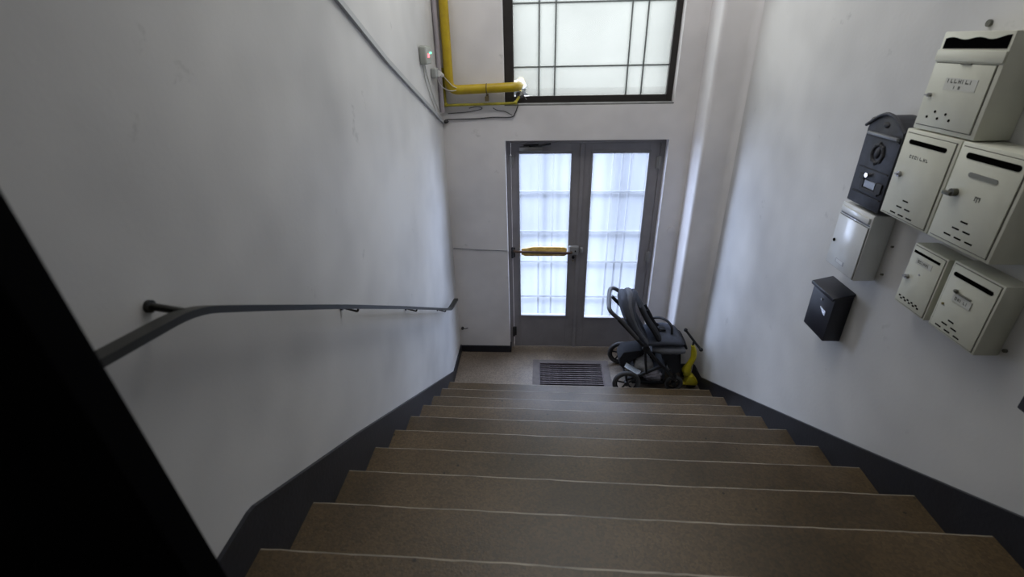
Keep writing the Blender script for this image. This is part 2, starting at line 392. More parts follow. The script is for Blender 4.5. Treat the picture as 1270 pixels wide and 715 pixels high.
# ------------------------------------------------------------------ entrance door (door_1)
d1 = sempty('door_1', (0.38, YD, 0))
y0, y1 = YD - 0.005, YD + 0.06
bm = NB()
box(bm, DX0, DX0 + 0.038, y0, y1, 0, DZ, 0.003); box(bm, DX1 - 0.038, DX1, y0, y1, 0, DZ, 0.003); box(bm, DX0 + 0.038, DX1 - 0.038, y0, y1, DZ - 0.036, DZ, 0.003)
obj('door_frame', bm, DP, d1)
def leaf(xa, xb, ga, gb, gz0, gz1):
    ya, yb = YD + 0.004, YD + 0.048; z0, z1 = 0.012, DZ - 0.040
    bm = NB()
    box(bm, xa, ga, ya, yb, z0, z1, 0.002); box(bm, gb, xb, ya, yb, z0, z1, 0.002)
    box(bm, ga, gb, ya, yb, gz1, z1, 0.002); box(bm, ga, gb, ya, yb, z0, gz0, 0.002)
    # overlapping cover strip edges
    lf = obj('door_leaf', bm, DP, d1)
    bm = NB(); t = 0.016
    box(bm, ga - t, ga + 0.004, ya - 0.008, ya + 0.004, gz0 - t, gz1 + t, 0.003); box(bm, gb - 0.004, gb + t, ya - 0.008, ya + 0.004, gz0 - t, gz1 + t, 0.003)
    box(bm, ga, gb, ya - 0.008, ya + 0.004, gz1 - 0.004, gz1 + t, 0.003); box(bm, ga, gb, ya - 0.008, ya + 0.004, gz0 - t, gz0 + 0.004, 0.003)
    obj('glazing_bead', bm, DPL, lf)
    bm = NB(); box(bm, ga - 0.002, gb + 0.002, YD + 0.024, YD + 0.030, gz0 - 0.002, gz1 + 0.002); obj('glass_pane', bm, GD, lf)
    return lf
lfL = leaf(-0.264, 0.364, -0.195, 0.272, 0.390, 2.045)
lfR = leaf(0.370, 1.038, 0.457, 0.948, 0.372, 2.045)
bm = NB(); box(bm, 0.350, 0.384, YD - 0.008, YD + 0.006, 0.012, DZ - 0.042, 0.003); obj('cover_strip', bm, DP, lfR)
bm = NB()
for (hx, hz) in ((-0.268, 1.98), (-0.268, 1.10), (-0.268, 0.20)):
    bm = NB(); cyl(bm, (hx, YD - 0.012, hz), (0, 0, 1), 0.011, 0.11, 12); box(bm, hx - 0.002, hx + 0.028, YD - 0.008, YD + 0.005, hz - 0.05, hz + 0.05, 0.001)
    obj('hinge', bm, DPD if hz < 1.5 else LOCKM, lfL, smooth=True)
for hz in (1.96, 1.06, 0.25):
    bm = NB(); cyl(bm, (1.042, YD - 0.012, hz), (0, 0, 1), 0.011, 0.11, 12); box(bm, 1.014, 1.044, YD - 0.008, YD + 0.005, hz - 0.05, hz + 0.05, 0.001)
    obj('hinge', bm, LOCKM, lfR, smooth=True)
# lock case, cylinder, knob, keep
bm = NB(); box(bm, 0.278, 0.368, YD - 0.045, YD + 0.004, 1.092, 1.178, 0.008, seg=3); obj('lock_case', bm, LOCKM, lfL, 'pale grey lock case', smooth=True)
bm = NB(); box(bm, 0.332, 0.345, YD - 0.052, YD - 0.044, 1.124, 1.140, 0.002); obj('latch_button', bm, BLK, lfL)
bm = NB(); box(bm, 0.386, 0.410, YD - 0.034, YD + 0.004, 1.106, 1.160, 0.007, seg=3); obj('lock_keep', bm, LOCKM, lfR, smooth=True)
bm = NB(); cyl(bm, (0.322, YD - 0.004, 1.052), (0, 1, 0), 0.014, 0.02, 16); obj('key_cylinder', bm, BLK, lfL, smooth=True)
bm = NB(); cyl(bm, (0.322, YD - 0.008, 1.018), (0, 1, 0), 0.009, 0.016, 16); obj('keyhole_daylight', bm, CHR, lfL, 'small bright metal disc standing in for daylight in the keyhole', smooth=True)  # bright metal disc added for the daylight showing through the keyhole
# push bar with amber sleeve
bm = NB(); yy = YD - 0.055
tube(bm, [(-0.262, yy + 0.02, 1.128), (-0.20, yy, 1.128), (0.02, yy - 0.001, 1.122), (0.275, yy, 1.116), (0.30, yy + 0.02, 1.122)], 0.0125, 10, 5)
obj('push_rod', bm, AMBD, lfL, smooth=True)
bm = NB()
poly = [(-0.178, 1.092), (-0.14, 1.078), (0.235, 1.080), (0.256, 1.094), (0.256, 1.160), (0.22, 1.172), (-0.06, 1.174), (-0.178, 1.150)]
prism(bm, poly, 'y', yy + 0.010, yy + 0.026, bev=0.004)
obj('push_sleeve', bm, AMB, lfL, 'amber yellow sleeve on the push bar', smooth=True)
bm = NB(); cyl(bm, (-0.262, YD - 0.025, 1.128), (0, 1, 0), 0.014, 0.05, 12); obj('bar_mount', bm, DPD, lfL, smooth=True)
# door closer
bm = NB(); box(bm, -0.185, 0.012, YD - 0.050, YD + 0.004, 2.072, 2.108, 0.006); obj('door_closer', bm, STEEL, lfL, 'light grey overhead door closer', smooth=True)
bm = NB(); tube(bm, [(-0.09, YD - 0.03, 2.116), (0.0, YD - 0.085, 2.124), (0.085, YD - 0.035, 2.132)], 0.008, 8, 0, 0.5)
tube(bm, [(-0.15, YD - 0.03, 2.118), (-0.02, YD - 0.05, 2.128)], 0.007, 8)
cyl(bm, (-0.09, YD - 0.028, 2.114), (0, 0, 1), 0.014, 0.018, 12)
obj('closer_arm', bm, BLK, lfL)
# grille outside the door glass
gr = sempty('door_grille', (0.38, 0.965, 0))
for (xa, xb, xs) in ((-0.28, 0.34, (-0.015, 0.115)), (0.39, 1.06, (0.655, 0.735, 0.81))):
    for x in xs:
        bm = NB(); box(bm, x - 0.009, x + 0.009, 0.915, 0.933, 0.02, 2.15); obj('bar', bm, BARM, gr)
    for z in (0.585, 0.975, 1.29, 1.68):
        bm = NB(); box(bm, xa, xb, 0.897, 0.915, z - 0.009, z + 0.009); obj('bar', bm, BARM, gr)

# ------------------------------------------------------------------ window over the door
w1_ = sempty('window_1', (0.38, YD, WZ0))
bm = NB(); fy0, fy1 = YD - 0.01, YD + 0.055
box(bm, DX0, DX0 + 0.078, fy0, fy1, WZ0, WZ1, 0.004); box(bm, DX1 - 0.050, DX1, fy0, fy1, WZ0, WZ1, 0.004)
box(bm, DX0 + 0.078, DX1 - 0.050, fy0, fy1, WZ0 + 0.004, WZ0 + 0.066, 0.004); box(bm, DX0 + 0.078, DX1 - 0.050, fy0, fy1, WZ1 - 0.06, WZ1, 0.004)
obj('window_frame', bm, FR, w1_)
bm = NB(); box(bm, DX0, DX1, YB + 0.006, fy0, WZ0, WZ0 + 0.014, 0.003); obj('sill', bm, mat('sill_grey', (0.22, 0.22, 0.22), 0.6, var=0.3, vscale=8), w1_)
vx = [DX0 + 0.078, -0.021, 0.110, 0.700, 0.824, DX1 - 0.050]; vz = [WZ0 + 0.066, 2.738, 3.190, WZ1 - 0.06]
for i in range(5):
    for j in range(3):
        xa, xb, za, zb = vx[i], vx[i + 1], vz[j], vz[j + 1]
        if i == 0 and j == 0:   # broken lower corner where the pipe goes out
            bm = NB(); prism(bm, [(xb, za), (xb, zb), (xa, zb), (xa, 2.640), (-0.155, 2.650), (-0.120, 2.60), (-0.135, 2.545), (-0.10, za)], 'y', YD + 0.020, YD + 0.025)
        else:
            bm = NB(); box(bm, xa, xb, YD + 0.020, YD + 0.025, za, zb)
        obj('glass_pane', bm, GW, w1_)
for x in vx[1:-1]:
    bm = NB(); box(bm, x - 0.0055, x + 0.0055, YD + 0.012, YD + 0.034, WZ0 + 0.066, WZ1 - 0.06); obj('lead_strip', bm, LEAD, w1_)
for z in vz[1:-1]:
    bm = NB(); box(bm, vx[0], vx[-1], YD + 0.013, YD + 0.033, z - 0.0055, z + 0.0055); obj('lead_strip', bm, LEAD, w1_)

# ------------------------------------------------------------------ dark leaf standing at the head of the stairs
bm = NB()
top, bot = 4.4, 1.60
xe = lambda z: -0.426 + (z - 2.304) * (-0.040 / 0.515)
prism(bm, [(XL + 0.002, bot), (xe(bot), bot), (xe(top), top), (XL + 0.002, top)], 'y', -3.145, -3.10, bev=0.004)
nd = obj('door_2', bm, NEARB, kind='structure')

# ------------------------------------------------------------------ handrail
xr_ = XL + 0.072
hr = thing('handrail', 'thin dark steel handrail along the left wall beside the stairs', 'handrail', (XL, -1.2, 1.6))
bm = NB()
P = [(xr_, -3.06, 2.475), (xr_, -2.617, 2.416), (xr_, -2.454, 2.328), (xr_, -1.903, 2.024), (xr_, -1.187, 1.616), (xr_, -0.341, 1.127), (xr_, 0.03, 0.912), (xr_, 0.335, 0.845)]
P = fillet(P, 0.07, 5)
off = []
for i, p in enumerate(P):
    a = P[max(0, i - 1)]; b = P[min(len(P) - 1, i + 1)]; t = (b - a).normalized(); off.append(Vector((0, t.z, -t.y)))
prism(bm, [(p.y + o_.y * 0.0085, p.z + o_.z * 0.0085) for p, o_ in zip(P, off)] + [(p.y - o_.y * 0.0085, p.z - o_.z * 0.0085) for p, o_ in list(zip(P, off))[::-1]], 'x', xr_ - 0.019, xr_ + 0.019)
obj('rail', bm, RAILM, hr, smooth=True)
bm = NB(); tube(bm, [(xr_, -2.61, 2.402), (xr_ - 0.02, -2.62, 2.415), (XL + 0.004, -2.635, 2.434)], 0.0085, 10); cyl(bm, (XL + 0.004, -2.637, 2.435), (1, 0, 0), 0.014, 0.008, 16)
obj('bracket', bm, RAILM, hr, smooth=True)
def railz(y):
    Q = [(-3.06, 2.475), (-2.617, 2.416), (-1.903, 2.024), (-1.187, 1.616), (-0.341, 1.127), (0.03, 0.912)]
    for a, b in zip(Q, Q[1:]):
        if a[0] <= y <= b[0]: return a[1] + (b[1] - a[1]) * (y - a[0]) / (b[0] - a[0])
for y in (-1.77, -0.93, -0.13):
    z = railz(y)
    bm = NB(); tube(bm, fillet([(xr_, y, z - 0.012), (xr_ - 0.004, y, z - 0.022), (XL + 0.004, y, z - 0.004)], 0.012), 0.0048, 8)
    cyl(bm, (XL + 0.004, y, z - 0.004), (1, 0, 0), 0.012, 0.008, 14)
    obj('bracket', bm, RAILM, hr, smooth=True)

# ------------------------------------------------------------------ trunking, pipes, cables
bm = NB()
TP = [(0.725, 2.332), (0.40, 2.452), (-0.703, 2.852), (-1.271, 3.091), (-2.4, 3.55)]
prism(bm, [(a, b + 0.0145) for a, b in TP] + [(a, b - 0.0145) for a, b in TP[::-1]], 'x', XL, XL + 0.016)
tag(obj('cable_trunking', bm, TRK), 'grey trunking running diagonally up the bare wall opposite the mailboxes', 'cable trunking')

bm = NB(); tube(bm, [(XL + 0.022, 0.655, ZT - 0.01), (XL + 0.022, 0.655, 2.42)], 0.019, 12)  # thin round grey-lilac strip standing upright in the corner
tag(obj('corner_strip', bm, GLILAC, smooth=True), 'thin grey vertical strip in the corner left of the yellow pipe', 'pipe')

gp = thing('gas_pipe', 'thick yellow pipe bending from vertical to horizontal and out through the window corner', 'pipe', (-0.74, 0.68, 2.58))
bm = NB(); PX, PY, PZ = -0.742, 0.675, 2.585
tube(bm, fillet([(PX, PY, ZT - 0.01), (PX, PY, PZ), (-0.185, PY, PZ + 0.018), (-0.185, 1.3, PZ + 0.018)], 0.075, 8), 0.036, 20)
obj('pipe_run', bm, YP, gp, smooth=True)
bm = NB(); torus(bm, (-0.44, PY, PZ + 0.008), (1, 0, 0), 0.037, 0.004, 24, 8); box(bm, -0.448, -0.432, PY - 0.004, YB, PZ - 0.062, PZ - 0.036); box(bm, -0.455, -0.425, PY - 0.016, PY + 0.012, PZ - 0.086, PZ - 0.050, 0.002)
obj('pipe_clamp', bm, mat('rusty_clamp', (0.12, 0.09, 0.04), 0.7), gp)
sp = thing('thin_gas_pipe', 'thin yellow pipe running under the thick yellow pipe', 'pipe', (-0.77, 0.69, 2.46))
bm = NB(); tube(bm, fillet([(-0.792, 0.712, 2.75), (-0.792, 0.712, 2.482), (-0.770, 0.700, 2.468), (-0.215, 0.700, 2.478), (-0.185, 0.720, 2.515), (-0.175, 0.92, 2.545)], 0.02, 5), 0.0105, 12)
obj('pipe_run', bm, YT, sp, smooth=True)
bm = NB(); cyl(bm, (-0.785, 0.700, 2.470), (1, 0, 0), 0.015, 0.03, 12); obj('pipe_joint', bm, YT, sp, smooth=True); bm = NB(); cyl(bm, (-0.207, 0.700, 2.482), (1, 0, 0), 0.015, 0.022, 12)
obj('pipe_joint', bm, YT, sp, smooth=True)

sb = thing('signal_box', 'small pale box with a red and a green light high on the left wall', 'signal box', (XL, 0.19, 2.86))
bm = NB(); box(bm, XL, XL + 0.050, 0.10, 0.27, 2.795, 2.912, 0.012, seg=3); obj('casing', bm, mat('pale_casing', (0.36, 0.38, 0.35), 0.5), sb, smooth=True)
bm = NB(); box(bm, XL + 0.048, XL + 0.054, 0.148, 0.190, 2.838, 2.862, 0.002); obj('light', bm, LEDR, sb, 'red indicator light')
bm = NB(); box(bm, XL + 0.048, XL + 0.054, 0.215, 0.262, 2.860, 2.872, 0.002); obj('light', bm, LEDG, sb, 'green indicator light')
ad = thing('cable_connector', 'small white connector with thin cables hanging beside the yellow pipe bend', 'connector', (-0.79, 0.55, 2.70))
bm = NB(); box(bm, XL + 0.0, XL + 0.042, 0.42, 0.53, 2.690, 2.760, 0.010, seg=3); obj('junction_box', bm, mat('grey_junction', (0.33, 0.34, 0.33), 0.5), ad, smooth=True)
bm = NB(); tube(bm, [(-0.790, 0.50, 2.720), (-0.775, 0.60, 2.700)], 0.022, 12, rads=[0.024, 0.013]); obj('plug', bm, mat('white_plug', (0.72, 0.72, 0.72), 0.4), ad, smooth=True)
bm = NB()
tube(bm, [(-0.775, 0.60, 2.70), (-0.745, 0.63, 2.66), (-0.70, 0.635, 2.615), (-0.66, 0.66, 2.60)], 0.0035, 6, 6)
tube(bm, [(-0.80, 0.46, 2.695), (-0.78, 0.57, 2.62), (-0.73, 0.625, 2.585), (-0.68, 0.632, 2.588)], 0.0035, 6, 6)
tube(bm, [(XL + 0.006, 0.17, 2.80), (XL + 0.006, 0.20, 2.70), (XL + 0.006, 0.30, 2.60), (XL + 0.006, 0.48, 2.45), (XL + 0.006, 0.60, 2.41)], 0.003, 6, 6)
tube(bm, [(XL + 0.006, 0.22, 2.80), (XL + 0.006, 0.29, 2.70), (XL + 0.006, 0.44, 2.55), (XL + 0.006, 0.62, 2.42)], 0.003, 6, 6)
obj('thin_cable', bm, CABW, ad, smooth=True)

wc = thing('wall_cable', 'dark thin cable sagging along the wall under the thin yellow pipe', 'cable', (-0.5, 0.733, 2.35))
bm = NB(); tube(bm, [(-0.815, 0.728, 2.340), (-0.78, 0.728, 2.352), (-0.55, 0.730, 2.356), (-0.40, 0.730, 2.366), (-0.25, 0.728, 2.366), (-0.215, 0.728, 2.40), (-0.19, 0.728, 2.46)], 0.0045, 6, 6)
obj('cable_run', bm, CABD, wc, smooth=True)
bm = NB(); blob(bm, (-0.800, 0.722, 2.338), (0.022, 0.014, 0.014), 2, 0.15, 3); obj('cable_knot', bm, CABD, wc, smooth=True)
bm = NB(); tube(bm, [(-0.78, 0.732, 2.40), (-0.62, 0.73, 2.41), (-0.52, 0.73, 2.425), (-0.49, 0.73, 2.44), (-0.53, 0.73, 2.452), (-0.60, 0.73, 2.44)], 0.0028, 6, 6)
tube(bm, [(-0.40, 0.73, 2.44), (-0.36, 0.73, 2.42), (-0.30, 0.73, 2.41), (-0.24, 0.73, 2.38)], 0.0028, 6, 6)
obj('loose_wire', bm, CABD, wc, smooth=True)
bm = NB()
rnd = random.Random(5)
for i in range(7):
    a = rnd.uniform(-0.4, 1.3); l = rnd.uniform(0.05, 0.13)
    p0 = Vector((-0.18, 0.70, 2.53)); e = p0 + Vector((math.cos(a) * l, rnd.uniform(-0.03, 0.02), math.sin(a) * l))
    tube(bm, [p0, p0.lerp(e, 0.5) + Vector((0, -0.02, rnd.uniform(-0.02, 0.03))), e], 0.0014, 5, 4)
tag(obj('frayed_wires', bm, CABW, smooth=True), 'frayed pale wires sticking out at the broken window corner', 'wires')
bm = NB(); blob(bm, (-0.175, 0.762, 2.535), (0.032, 0.022, 0.026), 3, 0.18, 8)
tag(obj('foam_plug', bm, mat('white_foam', (0.13, 0.125, 0.14), 0.7, bump=0.5, bscale=40), smooth=True), 'lump of white filler foam under the pipe end at the window', 'foam')

bm = NB(); tube(bm, [(XL + 0.008, YB - 0.004, 1.184), (-0.56, YB - 0.004, 1.166), (-0.308, YB - 0.004, 1.158)], 0.0028, 6)  # thin tube added to draw the wall seam
tag(obj('wall_seam_line', bm, mat('seam_line_grey', (0.16, 0.16, 0.17), 0.6)), 'thin raised line drawing the horizontal wall seam left of the door', 'wire')
bm = NB(); cyl(bm, (-0.795, YB - 0.012, 0.292), (0, 1, 0), 0.014, 0.024, 12); tube(bm, [(-0.795, YB - 0.02, 0.292), (-0.76, YB - 0.026, 0.297), (-0.735, YB - 0.02, 0.300)], 0.005, 8)
tag(obj('wall_hook', bm, CABD, smooth=True), 'small dark metal hook low on the wall left of the door', 'hook')
bm = NB(); cyl(bm, (1.195, YB - 0.004, 1.368), (0, 1, 0), 0.034, 0.008, 24)
tag(obj('wall_cover', bm, PLB, smooth=True), 'round painted cover plate on the wall between door and pillar', 'cover plate')

# ------------------------------------------------------------------ floor grate
fg = thing('floor_grate', 'rusty slatted metal grate set in the landing floor before the door', 'grate', (0.31, 0.3, 0))
bm = NB(); t = 0.012
box(bm, GX0, GX0 + t, GY0, GY1, -0.05, 0.004, 0.001); box(bm, GX1 - t, GX1, GY0, GY1, -0.05, 0.004, 0.001)
box(bm, GX0 + t, GX1 - t, GY1 - t, GY1, -0.05, 0.004, 0.001); box(bm, GX0 + t, GX1 - t, GY0, GY0 + t, -0.05, 0.004, 0.001)
obj('grate_frame', bm, GRM, fg)
nb = 14; bm = NB(); box(bm, GX0 + t, GX1 - t, -0.0065, 0.0065, -0.034, 0.0)
me0 = None
for i in range(nb):
    y = GY0 + t + (i + 0.75) * (GY1 - GY0 - 2 * t) / (nb + 0.5)
    if me0 is None:
        for v in bm.verts: v.co.y += 0
        s0 = obj('slat', bm, GRM, fg); me0 = s0.data
        # mesh is relative to parent origin; shift via object location
        for v in me0.vertices: v.co.y += fg.location.y
        o = s0
    else:
        o = s0.copy(); COL.objects.link(o); o.parent = fg
    o.location = (0, y - fg.location.y, random.uniform(-0.0015, 0.0005))
bm = NB()
for x in (GX0 + 0.21, GX0 + 0.42): box(bm, x - 0.003, x + 0.003, GY0 + t, GY1 - t, -0.034, -0.028)
obj('cross_bar', bm, GRM, fg)
bm = NB(); box(bm, -0.062, GX0 - 0.001, 0.03, 0.600, -0.01, 0.0022, 0.0008); box(bm, GX1 + 0.001, 0.700, 0.03, 0.600, -0.01, 0.0022, 0.0008); box(bm, GX0, GX1, GY1 + 0.001, 0.600, -0.01, 0.0022, 0.0008)
obj('trim_1', bm, mat('grate_surround', (0.105, 0.086, 0.078), 0.65, var=0.25, vscale=15), kind='structure')

# ------------------------------------------------------------------ mailboxes
GRP = 'mailboxes on the right wall'
class Face:
    """places features on a box front: u runs from the far edge to the near edge, v upwards"""
    def __init__(s, xf, ya, yb, z0, z1): s.xf, s.ya, s.yb, s.z0, s.z1 = xf, ya, yb, z0, z1
    def y(s, u): return s.ya + (s.yb - s.ya) * u
    def z(s, v): return s.z0 + (s.z1 - s.z0) * v
    def rect(s, bm, u0, u1, v0, v1, d0, d1, bev=0.0, seg=2):
        ys = sorted((s.y(u0), s.y(u1))); box(bm, s.xf - d1, s.xf - d0, ys[0], ys[1], s.z(v0), s.z(v1), bev, seg=seg)
    def slotshape(s, bm, u0, u1, v0, v1, d0, d1):
        za, zb = s.z(v0), s.z(v1); r = (zb - za) / 2; ya, yb = sorted((s.y(u0), s.y(u1))); zc = (za + zb) / 2
        poly = [(yb - r + r * math.sin(a), zc + r * math.cos(a)) for a in [math.pi * k / 6 for k in range(7)]] + [(ya + r - r * math.sin(a), zc - r * math.cos(a)) for a in [math.pi * k / 6 for k in range(7)]]
        prism(bm, poly, 'x', s.xf - d1, s.xf - d0)
def shell(F, parent, m_, bev=0.004, name='body'):
    bm = NB(); box(bm, F.xf, XR, F.yb, F.ya, F.z0, F.z1, bev); return obj(name, bm, m_, parent, smooth=True)
def mb_door(F, parent, m_, u0, u1, v0, v1, d=0.004):
    bm = NB(); F.rect(bm, u0 - 0.012, u1 + 0.012, v0 - 0.009, v1 + 0.009, -0.001, 0.0006); obj('seam', bm, GAPM, parent)
    bm = NB(); F.rect(bm, u0, u1, v0, v1, 0, d, 0.0015); return obj('door', bm, m_, parent, smooth=True)
def lock(F, parent, u, v, m_=STEEL, r=0.009, d=0.004, flap=True):
    bm = NB(); c = (F.xf - d - 0.004, F.y(u), F.z(v)); cyl(bm, c, (1, 0, 0), r, 0.010, 16)
    if flap: box(bm, c[0] - 0.010, c[0], c[1] - 0.004, c[1] + 0.012, c[2] - 0.003, c[2] + 0.003, 0.001)
    obj('lock', bm, m_, parent, smooth=True)
def louvres(F, parent, cu, v0, dv, du, d=0.004, w=0.055, h=0.008):
    for r, n in enumerate((3, 2, 1)):
        for i in range(n):
            u = cu + (i - (n - 1) / 2) * du; v = v0 + r * dv
            bm = NB(); F.rect(bm, u - w, u + w, v - h, v + h, d - 0.001, d + 0.0008); o = obj('vent', bm, SLOT, parent)
def scribble(F, parent, u0, u1, v0, v1, d, seed, name='name_text'):
    """illegible printed name: short strokes"""
    rnd = random.Random(seed); bm = NB(); u = u0
    while u < u1 - 0.02:
        wd = rnd.uniform(0.025, 0.05); k = rnd.choice('IHOLE')
        s_ = 0.009; vm = (v0 + v1) / 2
        R = lambda a, b, c, e: F.rect(bm, a, b, c, e, d, d + 0.0005)
        R(u, u + s_, v0, v1)
        if k in 'HO': R(u + wd - s_, u + wd, v0, v1)
        if k == 'H': R(u, u + wd, vm - 0.006, vm + 0.006)
        if k in 'OE': R(u, u + wd, v1 - 0.012, v1)
        if k in 'OLE': R(u, u + wd, v0, v0 + 0.012)
        u += wd + 0.02
    obj(name, bm, INK, parent)

def mk(label, F):
    return thing('mailbox', label, 'mailbox', (XR, (F.ya + F.yb) / 2, F.z0), GRP)

# top ivory box with torn wide opening
F = Face(1.400, -1.515, -1.800, 2.607, 2.925)
t = mk('tall ivory mailbox with a wide torn dark opening, topmost of all', F)
shell(F, t, WM)
bm = NB(); ys = [F.y(0.055 + 0.91 * i / 16) for i in range(17)]; rnd = random.Random(2)
topz = [F.z(0.935 + 0.012 * math.sin(i * 0.9) + (0.02 if i > 11 else 0) * (i - 11) / 5) for i in range(17)]
prism(bm, list(zip(ys, topz)) + [(F.y(0.965), F.z(0.845)), (F.y(0.05), F.z(0.835))], 'x', F.xf - 0.0015, F.xf + 0.002); obj('opening', bm, SLOT, t)
bm = NB(); F.rect(bm, 0.0, 1.0, 0.715, 0.825, 0, 0.006, 0.003); obj('flap', bm, WM, t, smooth=True)
mb_door(F, t, WM, 0.05, 0.93, 0.055, 0.695)
bm = NB(); F.rect(bm, 0.45, 0.60, 0.69, 0.705, 0.003, 0.009, 0.002); obj('latch', bm, GAPM, t)
lock(F, t, 0.13, 0.37, r=0.007)
bm = NB(); F.rect(bm, 0.30, 0.78, 0.44, 0.56, 0.004, 0.0052); obj('name_plate', bm, PLATE, t)
scribble(F, t, 0.34, 0.72, 0.51, 0.55, 0.0052, 1); scribble(F, t, 0.46, 0.58, 0.455, 0.485, 0.0052, 2)
for (u, v) in ((0.31, 0.21), (0.49, 0.20), (0.20, 0.145), (0.38, 0.145), (0.57, 0.145)):
    bm = NB(); cyl(bm, (F.xf - 0.0045, F.y(u), F.z(v)), (1, 0, 0), 0.0045, 0.002, 10); obj('vent', bm, SLOT, t)
# two ivory boxes side by side
F = Face(1.395, -1.500, -1.768, 2.275, 2.603)
t = mk('ivory mailbox beside the ornate dark one, with name text under its slot and no plate', F)
shell(F, t, WM); mb_door(F, t, WM, 0.055, 0.945, 0.03, 0.955)
bm = NB(); F.slotshape(bm, 0.14, 0.84, 0.845, 0.895, 0.003, 0.0052); obj('mail_slot', bm, SLOT, t)
scribble(F, t, 0.24, 0.62, 0.70, 0.735, 0.004, 3)
lock(F, t, 0.17, 0.50, r=0.010)
louvres(F, t, 0.46, 0.065, 0.085, 0.17)
F = Face(1.395, -1.772, -2.040, 2.275, 2.603)
t = mk('ivory mailbox with long slot, dull rounded name strip and protruding dark knob', F)
shell(F, t, WM); mb_door(F, t, WM, 0.055, 0.945, 0.04, 0.955)
bm = NB(); F.slotshape(bm, 0.14, 0.90, 0.855, 0.915, 0.003, 0.0052); obj('mail_slot', bm, SLOT, t)
bm = NB(); F.slotshape(bm, 0.28, 0.70, 0.70, 0.745, 0.003, 0.0065); obj('name_plate', bm, mat('plate_dull', (0.20, 0.205, 0.185), 0.5), t)
bm = NB(); F.rect(bm, 0.49, 0.57, 0.53, 0.545, 0.0038, 0.0045); F.rect(bm, 0.49, 0.505, 0.50, 0.545, 0.0038, 0.0045); F.rect(bm, 0.555, 0.57, 0.50, 0.545, 0.0038, 0.0045); F.rect(bm, 0.52, 0.535, 0.49, 0.53, 0.0038, 0.0045); obj('small_mark', bm, INK, t)
bm = NB(); c = (F.xf - 0.010, F.y(0.20), F.z(0.52)); cyl(bm, c, (1, 0, 0), 0.013, 0.022, 16); box(bm, c[0] - 0.018, c[0] - 0.004, c[1] - 0.004, c[1] + 0.030, c[2] - 0.012, c[2] + 0.001, 0.003)
obj('lock', bm, mat('dark_steel_lock', (0.12, 0.12, 0.10), 0.3, metal=0.8), t, smooth=True)
louvres(F, t, 0.49, 0.105, 0.085, 0.17)
# ornate dark cast box
F = Face(1.420, -1.228, -1.455, 2.247, 2.615)
t = mk('ornate dark grey cast mailbox with an arched top and raised medallion', F)
bm = NB(); n = 10
arch = [(F.y(1.0) , F.z(0.86))] + [(F.y(1.0) + (F.ya - F.yb) * k / n, F.z(0.90) + 0.050 * math.sin(math.pi * k / n)) for k in range(n + 1)] + [(F.ya, F.z(0.86)), (F.ya, F.z0), (F.yb, F.z0)]
prism(bm, arch, 'x', F.xf, XR, bev=0.003); obj('body', bm, ORN, t, smooth=True)
bm = NB(); P = [(F.xf - 0.004, F.y(-0.05) , F.z(0.885))] + [(F.xf - 0.004, F.ya - (F.ya - F.yb) * k / n, F.z(0.905) + 0.052 * math.sin(math.pi * k / n)) for k in range(n + 1)] + [(F.xf - 0.004, F.y(1.05), F.z(0.885))]
tube(bm, P, 0.007, 8); obj('arch_moulding', bm, ORN, t, smooth=True)
bm = NB(); F.rect(bm, 0.10, 0.97, 0.80, 0.835, 0, 0.016, 0.004); obj('slot_flap', bm, ORNL, t, 'lighter grey slot flap', smooth=True)
bm = NB(); F.rect(bm, 0.08, 0.97, 0.775, 0.798, 0, 0.003); obj('slot_shadow', bm, ORND, t)
bm = NB(); torus(bm, (F.xf, F.y(0.5), F.z(0.615)), (1, 0, 0), 0.036, 0.007, 24, 8)
for k in range(8):
    a = k * math.pi / 4; blob(bm, (F.xf - 0.002, F.y(0.5) + 0.036 * math.cos(a), F.z(0.615) + 0.040 * math.sin(a)), (0.006, 0.010, 0.010), 1)
obj('medallion', bm, ORND, t, smooth=True)
bm = NB(); blob(bm, (F.xf, F.y(0.5), F.z(0.615)), (0.010, 0.016, 0.022), 2); obj('medallion_boss', bm, ORN, t, smooth=True)
bm = NB(); blob(bm, (F.xf, F.y(0.5), F.z(0.93)), (0.007, 0.022, 0.012), 2, 0.1, 2); obj('crest', bm, ORND, t, smooth=True)
bm = NB(); F.rect(bm, 0.10, 0.95, 0.425, 0.437, 0, 0.004); obj('moulding', bm, ORND, t); bm = NB(); F.rect(bm, 0.10, 0.95, 0.13, 0.142, 0, 0.004); obj('moulding', bm, ORND, t)
bm = NB(); cyl(bm, (F.xf - 0.008, F.y(0.46), F.z(0.365)), (1, 0, 0), 0.009, 0.016, 16); obj('lock', bm, CHR, t, 'small bright round lock', smooth=True)
bm = NB(); F.rect(bm, 0.40, 0.72, 0.225, 0.305, 0, 0.004, 0.001); obj('name_plate', bm, ORNL, t, 'light grey name plate')
bm = NB(); F.rect(bm, 0.20, 0.36, 0.30, 0.36, 0, 0.006, 0.002); F.rect(bm, 0.75, 0.92, 0.20, 0.32, 0, 0.006, 0.002); F.rect(bm, 0.30, 0.86, 0.175, 0.215, 0, 0.006, 0.002); F.rect(bm, 0.29, 0.38, 0.2, 0.30, 0, 0.006, 0.002)
obj('plate_holder', bm, ORND, t)
for v in (0.94, 0.72, 0.06):
    bm = NB(); blob(bm, (F.xf + 0.02, F.ya + 0.005, F.z(v)), (0.014, 0.010, 0.014), 2); obj('side_knob', bm, ORND, t, smooth=True)
